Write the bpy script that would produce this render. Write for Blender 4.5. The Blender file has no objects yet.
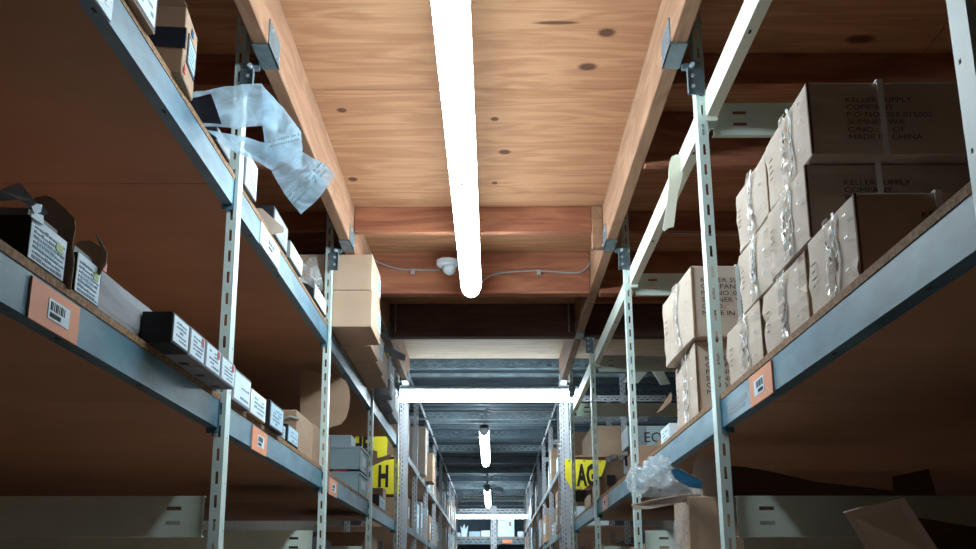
import bpy, bmesh, math, random
from mathutils import Vector, Matrix, noise
random.seed(7)
C = bpy.context.scene.collection
PI = math.pi
# ------------------------------------------------------------------ camera, world, exposure
EYE = 1.5; F = 1089.0; TILT = math.atan(313.5 / F)
ST, CT = math.sin(TILT), math.cos(TILT)
cam = bpy.data.cameras.new('camera'); cam.sensor_width = 36.0; cam.lens = 36.0 * F / 976.0
cam.clip_start = .02; cam.clip_end = 200
co = bpy.data.objects.new('camera', cam); C.objects.link(co)
co.location = (0, 0, EYE); co.rotation_euler = (PI / 2 + TILT, 0, math.atan(5 / F))
bpy.context.scene.camera = co
w = bpy.data.worlds.new('world'); bpy.context.scene.world = w; w.use_nodes = True
w.node_tree.nodes['Background'].inputs[0].default_value = (.55, .7, 1, 1)
w.node_tree.nodes['Background'].inputs[1].default_value = .02
vs = bpy.context.scene.view_settings
vs.view_transform = 'Standard'; vs.look = 'None'; vs.gamma = 1; vs.use_curve_mapping = False
vs.exposure = 1.8
TUBE = 13.0                       # emission of the tube lights' diffusers
TUBE_COL = (.76, .92, 1.0)

def ray(u, v):                    # direction seen at a pixel of the photograph
    p = (u - 493) / F; q = (274.5 - v) / F
    return p, CT - q * ST, ST + q * CT
def PX(u, v, X):
    r = ray(u, v); t = X / r[0]; return Vector((X, r[1] * t, r[2] * t + EYE))
def PY(u, v, Y):
    r = ray(u, v); t = Y / r[1]; return Vector((r[0] * t, Y, r[2] * t + EYE))

# ------------------------------------------------------------------ materials
MATS = {}
def newmat(name):
    m = bpy.data.materials.new(name); m.use_nodes = True
    nt = m.node_tree; b = nt.nodes['Principled BSDF']
    MATS[name] = m
    return m, nt, b
def N(nt, t, **kw):
    n = nt.nodes.new(t)
    for k, v in kw.items(): setattr(n, k, v)
    return n
def mat(name, c1, c2=None, rough=.7, metal=0, scale=(6, 6, 6), detail=6, lo=.35, hi=.7, bump=0, bscale=60, spec=.3, alpha=1, trans=0):
    """colour varied by noise between c1 and c2, with fine bump"""
    m, nt, b = newmat(name)
    b.inputs['Roughness'].default_value = rough; b.inputs['Metallic'].default_value = metal
    b.inputs['Specular IOR Level'].default_value = spec
    tc = N(nt, 'ShaderNodeTexCoord')
    if c2 is None: c2 = tuple(x * .82 for x in c1)
    mp = N(nt, 'ShaderNodeMapping'); mp.inputs['Scale'].default_value = scale
    no = N(nt, 'ShaderNodeTexNoise'); no.inputs['Scale'].default_value = 1; no.inputs['Detail'].default_value = detail
    cr = N(nt, 'ShaderNodeValToRGB'); e = cr.color_ramp.elements
    e[0].position = lo; e[1].position = hi; e[0].color = (*c2, 1); e[1].color = (*c1, 1)
    L = nt.links.new
    L(tc.outputs['Object'], mp.inputs[0]); L(mp.outputs[0], no.inputs['Vector']); L(no.outputs[0], cr.inputs[0]); L(cr.outputs[0], b.inputs['Base Color'])
    if bump:
        n2 = N(nt, 'ShaderNodeTexNoise'); n2.inputs['Scale'].default_value = bscale; n2.inputs['Detail'].default_value = 4
        bp = N(nt, 'ShaderNodeBump'); bp.inputs['Strength'].default_value = bump; bp.inputs['Distance'].default_value = .004
        L(tc.outputs['Object'], n2.inputs['Vector']); L(n2.outputs[0], bp.inputs['Height']); L(bp.outputs[0], b.inputs['Normal'])
    b.inputs['Alpha'].default_value = alpha
    return m
def wood(name, light, dark, grain, knots=(), rough=.75):
    """grain: 'X' or 'Y'. Rings stretched along the grain; knots = (x, y, rx, ry) ellipses in object space"""
    m, nt, b = newmat(name); L = nt.links.new
    b.inputs['Roughness'].default_value = rough; b.inputs['Specular IOR Level'].default_value = .2
    tc = N(nt, 'ShaderNodeTexCoord')
    mp = N(nt, 'ShaderNodeMapping')
    mp.inputs['Scale'].default_value = (1.1, 7, 7) if grain == 'X' else (7, 1.1, 7)
    no = N(nt, 'ShaderNodeTexNoise'); no.inputs['Scale'].default_value = 1.3; no.inputs['Detail'].default_value = 2.5; no.inputs['Distortion'].default_value = .6
    L(tc.outputs['Object'], mp.inputs[0]); L(mp.outputs[0], no.inputs['Vector'])
    mu = N(nt, 'ShaderNodeMath', operation='MULTIPLY'); mu.inputs[1].default_value = 26
    si = N(nt, 'ShaderNodeMath', operation='SINE')
    L(no.outputs[0], mu.inputs[0]); L(mu.outputs[0], si.inputs[0])
    mr = N(nt, 'ShaderNodeMapRange'); mr.inputs[1].default_value = -1; mr.inputs[2].default_value = 1; mr.inputs[3].default_value = 0; mr.inputs[4].default_value = .38
    L(si.outputs[0], mr.inputs[0])
    mp2 = N(nt, 'ShaderNodeMapping'); mp2.inputs['Scale'].default_value = (4, 120, 120) if grain == 'X' else (120, 4, 120)
    n2 = N(nt, 'ShaderNodeTexNoise'); n2.inputs['Scale'].default_value = 1; n2.inputs['Detail'].default_value = 3
    L(tc.outputs['Object'], mp2.inputs[0]); L(mp2.outputs[0], n2.inputs['Vector'])
    ad = N(nt, 'ShaderNodeMath', operation='MULTIPLY_ADD'); ad.inputs[1].default_value = .55
    L(n2.outputs[0], ad.inputs[0]); L(mr.outputs[0], ad.inputs[2])
    cr = N(nt, 'ShaderNodeValToRGB'); e = cr.color_ramp.elements
    e[0].position = .18; e[1].position = .85; e[0].color = (*light, 1); e[1].color = (*dark, 1)
    L(ad.outputs[0], cr.inputs[0])
    col = cr.outputs[0]
    for (kx, ky, rx, ry) in knots:
        k1 = N(nt, 'ShaderNodeMapping', vector_type='POINT')
        k1.inputs['Scale'].default_value = (1 / rx, 1 / ry, 0); k1.inputs['Location'].default_value = (-kx / rx, -ky / ry, 0)
        le = N(nt, 'ShaderNodeVectorMath', operation='LENGTH')
        L(tc.outputs['Object'], k1.inputs[0]); L(k1.outputs[0], le.inputs[0])
        r = N(nt, 'ShaderNodeMapRange'); r.inputs[1].default_value = .75; r.inputs[2].default_value = 1.35; r.inputs[3].default_value = .85; r.inputs[4].default_value = 0
        L(le.outputs['Value'], r.inputs[0])
        mx = N(nt, 'ShaderNodeMix', data_type='RGBA')
        L(r.outputs[0], mx.inputs[0]); L(col, mx.inputs[6]); mx.inputs[7].default_value = (dark[0] * .16, dark[1] * .12, dark[2] * .12, 1)
        col = mx.outputs[2]
    L(col, b.inputs['Base Color'])
    bp = N(nt, 'ShaderNodeBump'); bp.inputs['Strength'].default_value = .12; bp.inputs['Distance'].default_value = .002
    L(n2.outputs[0], bp.inputs['Height']); L(bp.outputs[0], b.inputs['Normal'])
    return m
def emit(name, col, s):
    m, nt, b = newmat(name); b.inputs['Base Color'].default_value = (.9, .9, .9, 1)
    b.inputs['Emission Color'].default_value = (*col, 1); b.inputs['Emission Strength'].default_value = s
    return m
def poly(name, col, amount, rough=.12):
    """thin plastic film: see-through, with milky body and glossy creases"""
    m, nt, b = newmat(name); L = nt.links.new
    out = nt.nodes['Material Output']
    b.inputs['Base Color'].default_value = (*col, 1); b.inputs['Roughness'].default_value = rough; b.inputs['Specular IOR Level'].default_value = .9
    tr = N(nt, 'ShaderNodeBsdfTransparent'); tl = N(nt, 'ShaderNodeBsdfTranslucent'); tl.inputs[0].default_value = (*col, 1)
    m1 = N(nt, 'ShaderNodeMixShader'); m1.inputs[0].default_value = .35
    L(b.outputs[0], m1.inputs[1]); L(tl.outputs[0], m1.inputs[2])
    tc = N(nt, 'ShaderNodeTexCoord'); no = N(nt, 'ShaderNodeTexNoise'); no.inputs['Scale'].default_value = 14; no.inputs['Detail'].default_value = 2; no.inputs['Distortion'].default_value = 1.0
    L(tc.outputs['Object'], no.inputs['Vector'])
    mr = N(nt, 'ShaderNodeMapRange'); mr.inputs[1].default_value = .35; mr.inputs[2].default_value = .7; mr.inputs[3].default_value = amount * .6; mr.inputs[4].default_value = min(1, amount * 1.3)
    L(no.outputs[0], mr.inputs[0])
    m2 = N(nt, 'ShaderNodeMixShader'); L(mr.outputs[0], m2.inputs[0]); L(tr.outputs[0], m2.inputs[1]); L(m1.outputs[0], m2.inputs[2])
    bp = N(nt, 'ShaderNodeBump'); bp.inputs['Strength'].default_value = .7; bp.inputs['Distance'].default_value = .01
    L(no.outputs[0], bp.inputs['Height']); L(bp.outputs[0], b.inputs['Normal'])
    L(m2.outputs[0], out.inputs[0])
    return m

M_post = mat('pale green painted steel', (.60, .72, .68), (.50, .62, .59), rough=.42, scale=(9, 9, 3), bump=.05, spec=.5)
M_tie = mat('cream green painted steel', (.68, .78, .69), (.6, .7, .61), rough=.5, scale=(6, 6, 6), bump=.05)
M_topbeam = mat('cream painted steel', (.82, .86, .76), (.74, .80, .70), rough=.5, scale=(5, 5, 5))
M_beam = mat('grey blue painted steel', (.11, .25, .335), (.045, .115, .165), rough=.42, scale=(9, 5, 16), detail=10, lo=.3, hi=.75, bump=.06, spec=.4)
M_beam_inner = mat('worn steel', (.24, .31, .34), (.15, .20, .22), rough=.5, scale=(10, 3, 10))
M_slotsteel = mat('slotted steel', (.46, .47, .50), (.38, .39, .42), rough=.45, scale=(6, 6, 6))
M_deckmetal = mat('dark galvanised deck', (.10, .14, .17), (.055, .08, .10), rough=.45, metal=.3, scale=(3, 3, 3), spec=.5)
M_bracket = mat('galvanised bracket', (.22, .29, .33), (.15, .2, .23), rough=.4, metal=.5, scale=(15, 15, 15))
M_board = mat('particle board', (.34, .20, .11), (.20, .11, .055), rough=.85, scale=(90, 90, 90), detail=3, lo=.4, hi=.62, bump=.4, bscale=220)
M_boardu = mat('brown shelf board', (.47, .26, .16), (.40, .215, .13), rough=.8, scale=(1.2, 2.5, 2), detail=3)
kn = []
for (u, v, rx, ry) in [(607, 33, .030, .030), (588, 67, .034, .03), (495, 119, .017, .02), (505, 152, .026, .028), (495, 183, .014, .02), (342, 110, .02, .022), (353, 179, .022, .028), (860, 40, .05, .03)]:
    r = ray(u, v); t = 1.98 / r[2]; kn.append((r[0] * t, r[1] * t, rx, ry))
r = ray(557, 23); t = 1.98 / r[2]; kn.append((r[0] * t, r[1] * t, .075, .013))
M_ply = wood('plywood', (.46, .24, .128), (.30, .13, .062), 'X', kn)
M_ply2 = wood('lit plywood', (.55, .42, .30), (.40, .28, .19), 'X')  # same ceiling plywood, with the far tube's light put into its colour
M_joist = wood('fir joist', (.36, .20, .12), (.23, .115, .065), 'Y')
M_cross = wood('reddish fir beam', (.38, .15, .08), (.20, .065, .035), 'X')
M_dark = wood('shade dark beam', (.13, .065, .045), (.08, .04, .03), 'X')  # dark tone is painted shade, for beams that little light reaches
M_card = mat('brown cardboard', (.40, .27, .18), (.34, .225, .15), rough=.85, scale=(3, 3, 8), bump=.08)
M_card3 = mat('clean brown cardboard', (.50, .35, .25), (.46, .315, .22), rough=.8, scale=(2, 2, 5), bump=.05)
M_card2 = mat('pale cardboard', (.56, .46, .38), (.49, .395, .32), rough=.8, scale=(4, 4, 9), bump=.1)
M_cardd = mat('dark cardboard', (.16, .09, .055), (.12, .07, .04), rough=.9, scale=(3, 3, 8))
M_cardg = mat('grey lined cardboard', (.30, .31, .33), (.25, .26, .28), rough=.8)
M_tape = poly('glossy clear tape', (.85, .80, .74), .5, .05)
M_strap = mat('pale plastic strap', (.80, .83, .84), rough=.3, spec=.6)
M_ink = mat('black ink', (.022, .018, .016), rough=.8)
M_inkf = mat('faded brown ink', (.10, .07, .055), rough=.8)
M_inkb = mat('blue grey ink', (.22, .32, .42), rough=.8)
M_white = mat('white label', (.72, .84, .92), (.62, .76, .86), rough=.6)
M_blueprint = mat('pale blue print', (.45, .62, .72), (.3, .48, .6), rough=.5, scale=(60, 60, 60))
M_navy = mat('navy print', (.022, .03, .05), rough=.5)
M_black = mat('black carton', (.02, .02, .024), rough=.55)
M_orange = mat('orange tag', (.80, .32, .17), (.74, .28, .15), rough=.55)
M_bin = mat('grey blue plastic', (.33, .45, .50), (.28, .4, .45), rough=.5)
M_yellow = mat('yellow board', (.80, .68, .04), (.74, .62, .03), rough=.5)
M_red = mat('red plastic', (.5, .05, .04), rough=.5)
M_green = mat('green print', (.35, .5, .15), rough=.5)
M_blue = mat('blue plastic', (.03, .14, .27), rough=.3)
M_poly = poly('blue white plastic film', (.58, .80, .95), .8)
M_clear = poly('clear plastic film', (.8, .88, .92), .34)
M_house = mat('white lamp housing', (.55, .62, .66), rough=.5)
M_tube = emit('lit diffuser', TUBE_COL, TUBE)
M_conduit = mat('grey conduit', (.38, .38, .38), rough=.4, metal=.4)
M_concrete = mat('concrete', (.52, .50, .47), (.46, .44, .41), rough=.85, scale=(1.5, 1.5, 1.5), bump=.1)
M_wall = mat('block wall', (.38, .33, .28), (.32, .28, .24), rough=.9)
M_wallfar = mat('blue grey wall', (.10, .15, .18), (.08, .12, .15), rough=.8)
M_glove = mat('cream rubber', (.74, .74, .62), (.68, .68, .55), rough=.5)

# ------------------------------------------------------------------ mesh helpers
class MB:
    def __init__(s): s.v = []; s.f = []; s.m = []; s.mi = 0
    def box(s, x0, x1, y0, y1, z0, z1, M=None):
        n = len(s.v)
        for x, y, z in ((x0, y0, z0), (x1, y0, z0), (x1, y1, z0), (x0, y1, z0), (x0, y0, z1), (x1, y0, z1), (x1, y1, z1), (x0, y1, z1)):
            p = Vector((x, y, z)); s.v.append(M @ p if M else p)
        flip = (M.to_3x3().determinant() < 0) if M else False
        flip ^= ((x1 < x0) ^ (y1 < y0) ^ (z1 < z0))
        for q in ((0, 3, 2, 1), (4, 5, 6, 7), (0, 1, 5, 4), (1, 2, 6, 5), (2, 3, 7, 6), (3, 0, 4, 7)):
            s.f.append(tuple(n + i for i in (q[::-1] if flip else q))); s.m.append(s.mi)
        return s
    def prism(s, pts, off):
        """closed polygon pts (Vectors) extruded by vector off"""
        n = len(s.v); k = len(pts); off = Vector(off)
        nrm = Vector((0, 0, 0))
        for i in range(k): nrm += Vector(pts[i]).cross(Vector(pts[(i + 1) % k]))
        pts = [Vector(p) for p in pts]
        if nrm.dot(off) > 0: pts = pts[::-1]
        s.v += pts + [p + off for p in pts]
        s.f.append(tuple(n + i for i in range(k))); s.m.append(s.mi)
        s.f.append(tuple(n + k + i for i in reversed(range(k)))); s.m.append(s.mi)
        for i in range(k):
            j = (i + 1) % k
            s.f.append((n + j, n + i, n + k + i, n + k + j)); s.m.append(s.mi)
        return s
    def tube(s, pts, r, seg=8, cap=True):
        pts = [Vector(p) for p in pts]; n0 = len(s.v); up = Vector((0, 0, 1))
        for i, p in enumerate(pts):
            d = (pts[min(i + 1, len(pts) - 1)] - pts[max(i - 1, 0)]).normalized()
            a = d.cross(up);
            if a.length < .05: a = d.cross(Vector((1, 0, 0)))
            a.normalize(); b = a.cross(d)
            rr = r[i] if isinstance(r, (list, tuple)) else r
            for k in range(seg):
                t = 2 * PI * k / seg; s.v.append(p + a * math.cos(t) * rr + b * math.sin(t) * rr)
        for i in range(len(pts) - 1):
            for k in range(seg):
                a = n0 + i * seg + k; b = n0 + i * seg + (k + 1) % seg
                s.f.append((a, a + seg, b + seg, b)); s.m.append(s.mi)
        if cap:
            s.f.append(tuple(n0 + k for k in range(seg))); s.m.append(s.mi)
            e = n0 + (len(pts) - 1) * seg
            s.f.append(tuple(e + k for k in reversed(range(seg)))); s.m.append(s.mi)
        return s
    def plate(s, M, length, width, th, rows, pitch, sl, sw, holes=True):
        """slotted plate: local x across 0..width, z along 0..length, y thickness; rows = [(centre, phase)]"""
        x = 0
        for c, ph in rows:
            s.box(x, c - sw / 2, 0, th, 0, length, M)
            z = 0; k = 0
            while True:
                a = (k + ph) * pitch + .02
                if a + sl > length: break
                s.box(c - sw / 2, c + sw / 2, 0, th, z, a, M); z = a + sl; k += 1
            s.box(c - sw / 2, c + sw / 2, 0, th, z, length, M)
            x = c + sw / 2
        s.box(x, width, 0, th, 0, length, M)
        return s
    def mesh(s, name, mats, smooth=False):
        me = bpy.data.meshes.new(name); me.from_pydata([tuple(p) for p in s.v], [], s.f)
        for m in (mats if isinstance(mats, (list, tuple)) else [mats]): me.materials.append(m)
        me.polygons.foreach_set('material_index', s.m)
        if smooth: me.polygons.foreach_set('use_smooth', [True] * len(s.f))
        me.validate(); me.update()
        return me
def link(name, me, parent=None, loc=(0, 0, 0), rot=(0, 0, 0)):
    o = bpy.data.objects.new(name, me); C.objects.link(o); o.location = loc; o.rotation_euler = rot
    if parent: o.parent = parent
    return o
def part(name, mb, m, parent, smooth=False, label=None, loc=(0, 0, 0)):
    o = link(name, mb.mesh(name, m, smooth), parent, loc)
    if label: o['label'] = label
    return o
def thing(name, label, cat, loc=(0, 0, 0), rz=0, group=None):
    o = link(name, None, None, loc, (0, 0, rz)); tag(o, label, cat, group); return o
def tag(o, label, cat, group=None):
    o['label'] = label; o['category'] = cat
    if group: o['group'] = group
    return o
def struct(name, mb=None, m=None):
    o = link(name, mb.mesh(name, m) if mb else None); o['kind'] = 'structure'; return o
def B(*a): return MB().box(*a)
def bevelled(mb, name, mats, w, seg=2):
    me = mb.mesh(name, mats); bm = bmesh.new(); bm.from_mesh(me)
    bmesh.ops.remove_doubles(bm, verts=bm.verts, dist=1e-5)
    bmesh.ops.bevel(bm, geom=list(bm.edges), offset=w, segments=seg, affect='EDGES', profile=.6)
    bm.to_mesh(me); bm.free(); return me
_txt = {}
def text_mesh(s, size, m, align='LEFT', squeeze=1, bold=0):
    k = (s, size, m.name, align, squeeze, bold)
    if k in _txt: return _txt[k]
    c = bpy.data.curves.new('print', 'FONT'); c.body = s; c.size = size; c.align_x = align; c.offset = bold; c.resolution_u = 2
    o = bpy.data.objects.new('print', c); C.objects.link(o)
    dg = bpy.context.evaluated_depsgraph_get(); me = bpy.data.meshes.new_from_object(o.evaluated_get(dg))
    bpy.data.objects.remove(o); me.materials.clear(); me.materials.append(m)
    for v in me.vertices: v.co.x *= squeeze
    _txt[k] = me; return me
def text(s, size, m, parent, org, xa, ya, align='LEFT', squeeze=1, name='print', bold=0):
    xa = Vector(xa).normalized(); ya = Vector(ya).normalized(); za = xa.cross(ya)
    o = link(name, text_mesh(s, size, m, align, squeeze, bold), parent)
    M = Matrix((xa, ya, za)).transposed().to_4x4(); M.translation = Vector(org) + za * .0012
    o.matrix_local = M; return o

# ------------------------------------------------------------------ the setting
LX, RX = -.865, .72              # aisle faces of the two racks
YPL = [-2.97, -.84, 1.29, 3.42, 5.55, 7.68, 9.81]
YPR = [-2.75, -.62, 1.445, 3.42, 5.55, 7.68, 9.81]     # upright lines
ZC = 3.48                        # underside of the plywood
struct('floor', B(-4.2, 4.2, -4.2, 31.2, -.1, 0), M_concrete)
struct('wall_left', B(-4.3, -4.2, -4.2, 31.2, 0, 3.8), M_wall)
struct('wall_right', B(4.2, 4.3, -4.2, 31.2, 0, 3.8), M_wall)
struct('wall_back', B(-4.3, 4.3, -4.3, -4.2, 0, 3.8), M_wall)
struct('wall_far', B(-4.3, 4.3, 31.2, 31.3, 0, 3.8), M_wallfar)

ceil = struct('ceiling')
ys = [-4.2, -1.99, -.77, .45, 1.67, 2.89, 4.11, 5.33, 6.40, 7.66, 9.6]
for j in range(len(ys) - 1):
    xs = [-4.2, -3.2, -.77, 1.66, 4.2] if j % 2 == 0 else [-4.2, -3.1, -.775, 1.66, 4.2]
    for i in range(len(xs) - 1):
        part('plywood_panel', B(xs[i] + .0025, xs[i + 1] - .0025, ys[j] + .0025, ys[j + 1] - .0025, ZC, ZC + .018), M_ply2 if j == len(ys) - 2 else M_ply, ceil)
part('roof_board', B(-4.2, 4.2, -4.2, 9.6, ZC + .02, ZC + .05), M_dark, ceil)
def joist(x0, x1, y0, y1, z0, m): return link('joist', bevelled(B(x0, x1, y0, y1, z0, ZC - .001), 'joist', m, .004, 1), ceil)
joist(-.80, -.746, -4.2, 9.6, 3.24, M_joist)
joist(.592, .647, -4.2, 9.6, 3.24, M_joist)
def cross(x0, x1, y, z0, m, th=.045, name='cross_beam'):
    return link(name, bevelled(B(x0, x1, y, y + th, z0, ZC - .001), name, m, .003, 1), ceil)
for y, z0, m in ((-2.4, 3.30, M_cross), (-1.2, 3.30, M_cross), (0, 3.30, M_cross), (1.35, 3.3, M_cross), (2.6, 3.33, M_cross), (3.8, 3.35, M_cross), (4.33, 3.23, M_cross), (5.63, 3.365, M_cross), (6.9, 3.3, M_cross)):
    cross(-4.2, -.802, y, z0, m); cross(.649, 4.2, y, z0, m)
cross(-.744, .53, 5.55, 3.335, M_cross, name='blocking')
link('blocking', bevelled(B(.532, .590, 5.54, 5.60, 3.245, ZC - .001), 'blocking', M_joist, .003, 1), ceil)
cross(-.744, .590, 6.37, 3.215, M_cross, .09)
cross(-4.2, -.802, 6.37, 3.215, M_cross, .09); cross(.649, 4.2, 6.37, 3.215, M_cross, .09)
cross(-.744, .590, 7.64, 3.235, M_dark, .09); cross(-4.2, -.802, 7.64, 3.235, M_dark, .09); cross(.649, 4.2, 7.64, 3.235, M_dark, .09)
for x in (-.70, .545):           # threaded hangers in front of the dark beam
    part('hanger_rod', MB().tube([(x, 7.60, 3.26), (x, 7.60, 3.47)], .005), M_conduit, ceil)
# steel saddles under the joists, bolted to the uprights
def saddle(s, y):
    xi, xo = (-.746, -.80) if s < 0 else (.592, .647)
    q = -1 if s < 0 else 1
    mb = MB(); xa = xi - q * .004; xb = xo + q * .004
    mb.box(min(xi, xa), max(xi, xa), y - .16, y + .02, 3.232, 3.33)
    mb.box(min(xa, xb), max(xa, xb), y - .16, y + .02, 3.232, 3.238)
    mb.box(min(xo, xb), max(xo, xb), y - .16, y + .02, 3.232, 3.33)
    xp = LX if s < 0 else RX
    mb.box(min(xb, xp - q * .006), max(xb, xp - q * .006), y - .015, y + .0, 3.215, 3.24)
    o = part('joist_bracket', mb, M_bracket, ceil)
    b = MB()
    b.tube([(xi - q * .004, y - .13, 3.30), (xi - q * .010, y - .13, 3.30)], .006)
    b.tube([(xi - q * .004, y - .02, 3.255), (xi - q * .010, y - .02, 3.255)], .006)
    b.tube([((xb + xp) / 2, y - .015, 3.226), ((xb + xp) / 2, y - .03, 3.226)], .008)
    part('bolt', b, M_house, o)
    c = MB(); xa = xo + q * .02; xb = xp + q * .004
    c.box(min(xa, xb), max(xa, xb), y - .012, y - .009, 3.12, 3.215); c.box(min(xa, xa + q * .003), max(xa, xa + q * .003), y - .03, y - .012, 3.12, 3.215)
    o = part('clip_plate', c, M_bracket, ceil)
    part('bolt', MB().tube([(xa + q * .02, y - .012, 3.19), (xa + q * .02, y - .02, 3.19)], .007), M_house, o); part('bolt', MB().tube([(xa + q * .02, y - .012, 3.15), (xa + q * .02, y - .02, 3.15)], .007), M_house, o)
for y in (3.42, 5.55, 7.68, 9.5): saddle(-1, y); saddle(1, y)
# metal deck beyond the end of the timber floor
def deck():
    mb = MB(); y = 9.62; z = 3.64; k = 0
    prof = [(0, 0), (.10, 0), (.14, -.045), (.26, -.045), (.30, 0)]
    pts = []
    while y < 31.2:
        for a, b in prof: pts.append((y + a, z + b))
        y += .34
    n = 0
    for (a, b) in pts: mb.v += [Vector((-4.2, a, b)), Vector((4.2, a, b))]
    for i in range(len(pts) - 1): mb.f.append((2 * i, 2 * i + 1, 2 * i + 3, 2 * i + 2)); mb.m.append(0)
    o = part('metal_deck', mb, M_deckmetal, ceil)
deck()
for k in range(13):              # slotted channels carrying the deck
    y = 10.15 + k * 1.62
    M = Matrix(((0, 0, 1, -4.1), (0, 1, 0, y), (1, 0, 0, 3.50), (0, 0, 0, 1)))
    mb = MB(); mb.plate(M, 8.2, .09, .003, [(.028, 0), (.062, .5)], .09, .045, .013)
    mb.box(-4.1, 4.1, y, y + .05, 3.497, 3.50)
    part('deck_channel', mb, M_deckmetal if k % 2 else M_beam_inner, ceil)
    if k % 2 == 0: part('deck_ridge', B(-4.1, 4.1, y + .75, y + .80, 3.56, 3.60), M_beam_inner, ceil)
# flat V truss plate above the right rack
# columns at the end of the timber floor
def slot_column(x, y, z1, sgn, wd=.075, parent=None, name='slotted_column'):
    mb = MB()
    M = Matrix(((1, 0, 0, x), (0, 1, 0, y), (0, 0, 1, 0), (0, 0, 0, 1)))
    mb.plate(M, z1, wd, .003, [(wd * .2, 0), (wd * .5, .5), (wd * .8, 0)], .042, .022, wd * .13)
    xx = x if sgn < 0 else x + wd
    mb.box(min(xx, xx), xx + .003, y, y + .05, 0, z1)
    return part(name, mb, M_slotsteel, parent)
for s, x in ((-1, -.90), (1, .64)):
    slot_column(x, 10.45, 3.50, s, .078, ceil)

# ------------------------------------------------------------------ racks
def upright(rack, s, X, y, z1=3.46, m=None):
    """L upright: slotted flange faces the camera, plain flange runs along the aisle. s=-1 left, +1 right"""
    mb = MB(); wd = .034; dp = .058; th = .0115 if s < 0 else .006
    if s < 0: M = Matrix(((1, 0, 0, X - wd), (0, 1, 0, y), (0, 0, 1, 0), (0, 0, 0, 1)))
    else: M = Matrix(((1, 0, 0, X), (0, 1, 0, y), (0, 0, 1, 0), (0, 0, 0, 1)))
    mb.plate(M, z1, wd, .0025, [(wd / 2, 0)], .072, .038, .009)
    X2 = X - .0025 if s < 0 else X
    M2 = Matrix(((0, 1, 0, X2), (1, 0, 0, y + .0025), (0, 0, 1, 0), (0, 0, 0, 1)))
    mb.plate(M2, z1, dp, .0025, [(.040, .5)], .144, .008, .008)
    mb.box(X - .06 if s < 0 else X - .01, X + .01 if s < 0 else X + .06, y - .01, y + .05, 0, .006)
    o = part('upright', mb, m or M_post, rack)
    if abs(X) < 1: o.rotation_euler.y = -th; o.location.x = th * 3.2 if s < 0 else .004   # the old frames lean a little
    return o
def beam(rack, s, X, y0, y1, z0, z1, m, flange=.035, lip=.018):
    """front plate with a return flange at the bottom and top, hooked end plates"""
    q = -1 if s < 0 else 1
    mb = MB()
    def bx(a, b, *r): mb.box(min(X + q * a, X + q * b), max(X + q * a, X + q * b), *r)
    bx(0, .003, y0, y1, z0, z1)
    bx(0, flange, y0, y1, z0 - .003, z0)
    bx(flange - .003, flange, y0, y1, z0, z0 + lip)
    bx(0, .022, y0, y1, z1, z1 + .002)
    for a in (y0, y1 - .004): bx(-.004, flange, a, a + .004, z0 - .02, z1 + .012)
    o = part('shelf_beam', mb, m, rack)
    for k in range(int((y1 - y0) / .53)):
        yy = y0 + .25 + k * .53
        a0 = X + q * (flange * .4); part('drain_slot', B(a0 - .004, a0 + .004, yy, yy + .022, z0 - .0038, z0 - .0028), M_black, o)
    return o
def tie(rack, s, y, z0, z1, x0, x1, m=M_tie):
    """flat cross tie from front to back upright with two slots at each end, returned top and bottom edges"""
    mb = MB(); yy = y
    a, b = (x0, x1) if x0 < x1 else (x1, x0)
    zc = [(z0 + (z1 - z0) * .33), (z0 + (z1 - z0) * .70)]
    sl = .047; sh = .006
    ends = [(a + .07, a + .07 + sl), (b - .07 - sl, b - .07)]
    zs = sorted(zc)
    mb.box(a, b, yy, yy + .0025, z0, zs[0] - sh); mb.box(a, b, yy, yy + .0025, zs[0] + sh, zs[1] - sh); mb.box(a, b, yy, yy + .0025, zs[1] + sh, z1)
    for zz in zs:
        mb.box(a, ends[0][0], yy, yy + .0025, zz - sh, zz + sh)
        mb.box(ends[0][1], ends[1][0], yy, yy + .0025, zz - sh, zz + sh)
        mb.box(ends[1][1], b, yy, yy + .0025, zz - sh, zz + sh)
    mb.box(a, b, yy, yy + .025, z1, z1 + .0025); mb.box(a, b, yy, yy + .025, z0 - .0025, z0)
    part('cross_tie', mb, m, rack)
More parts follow.
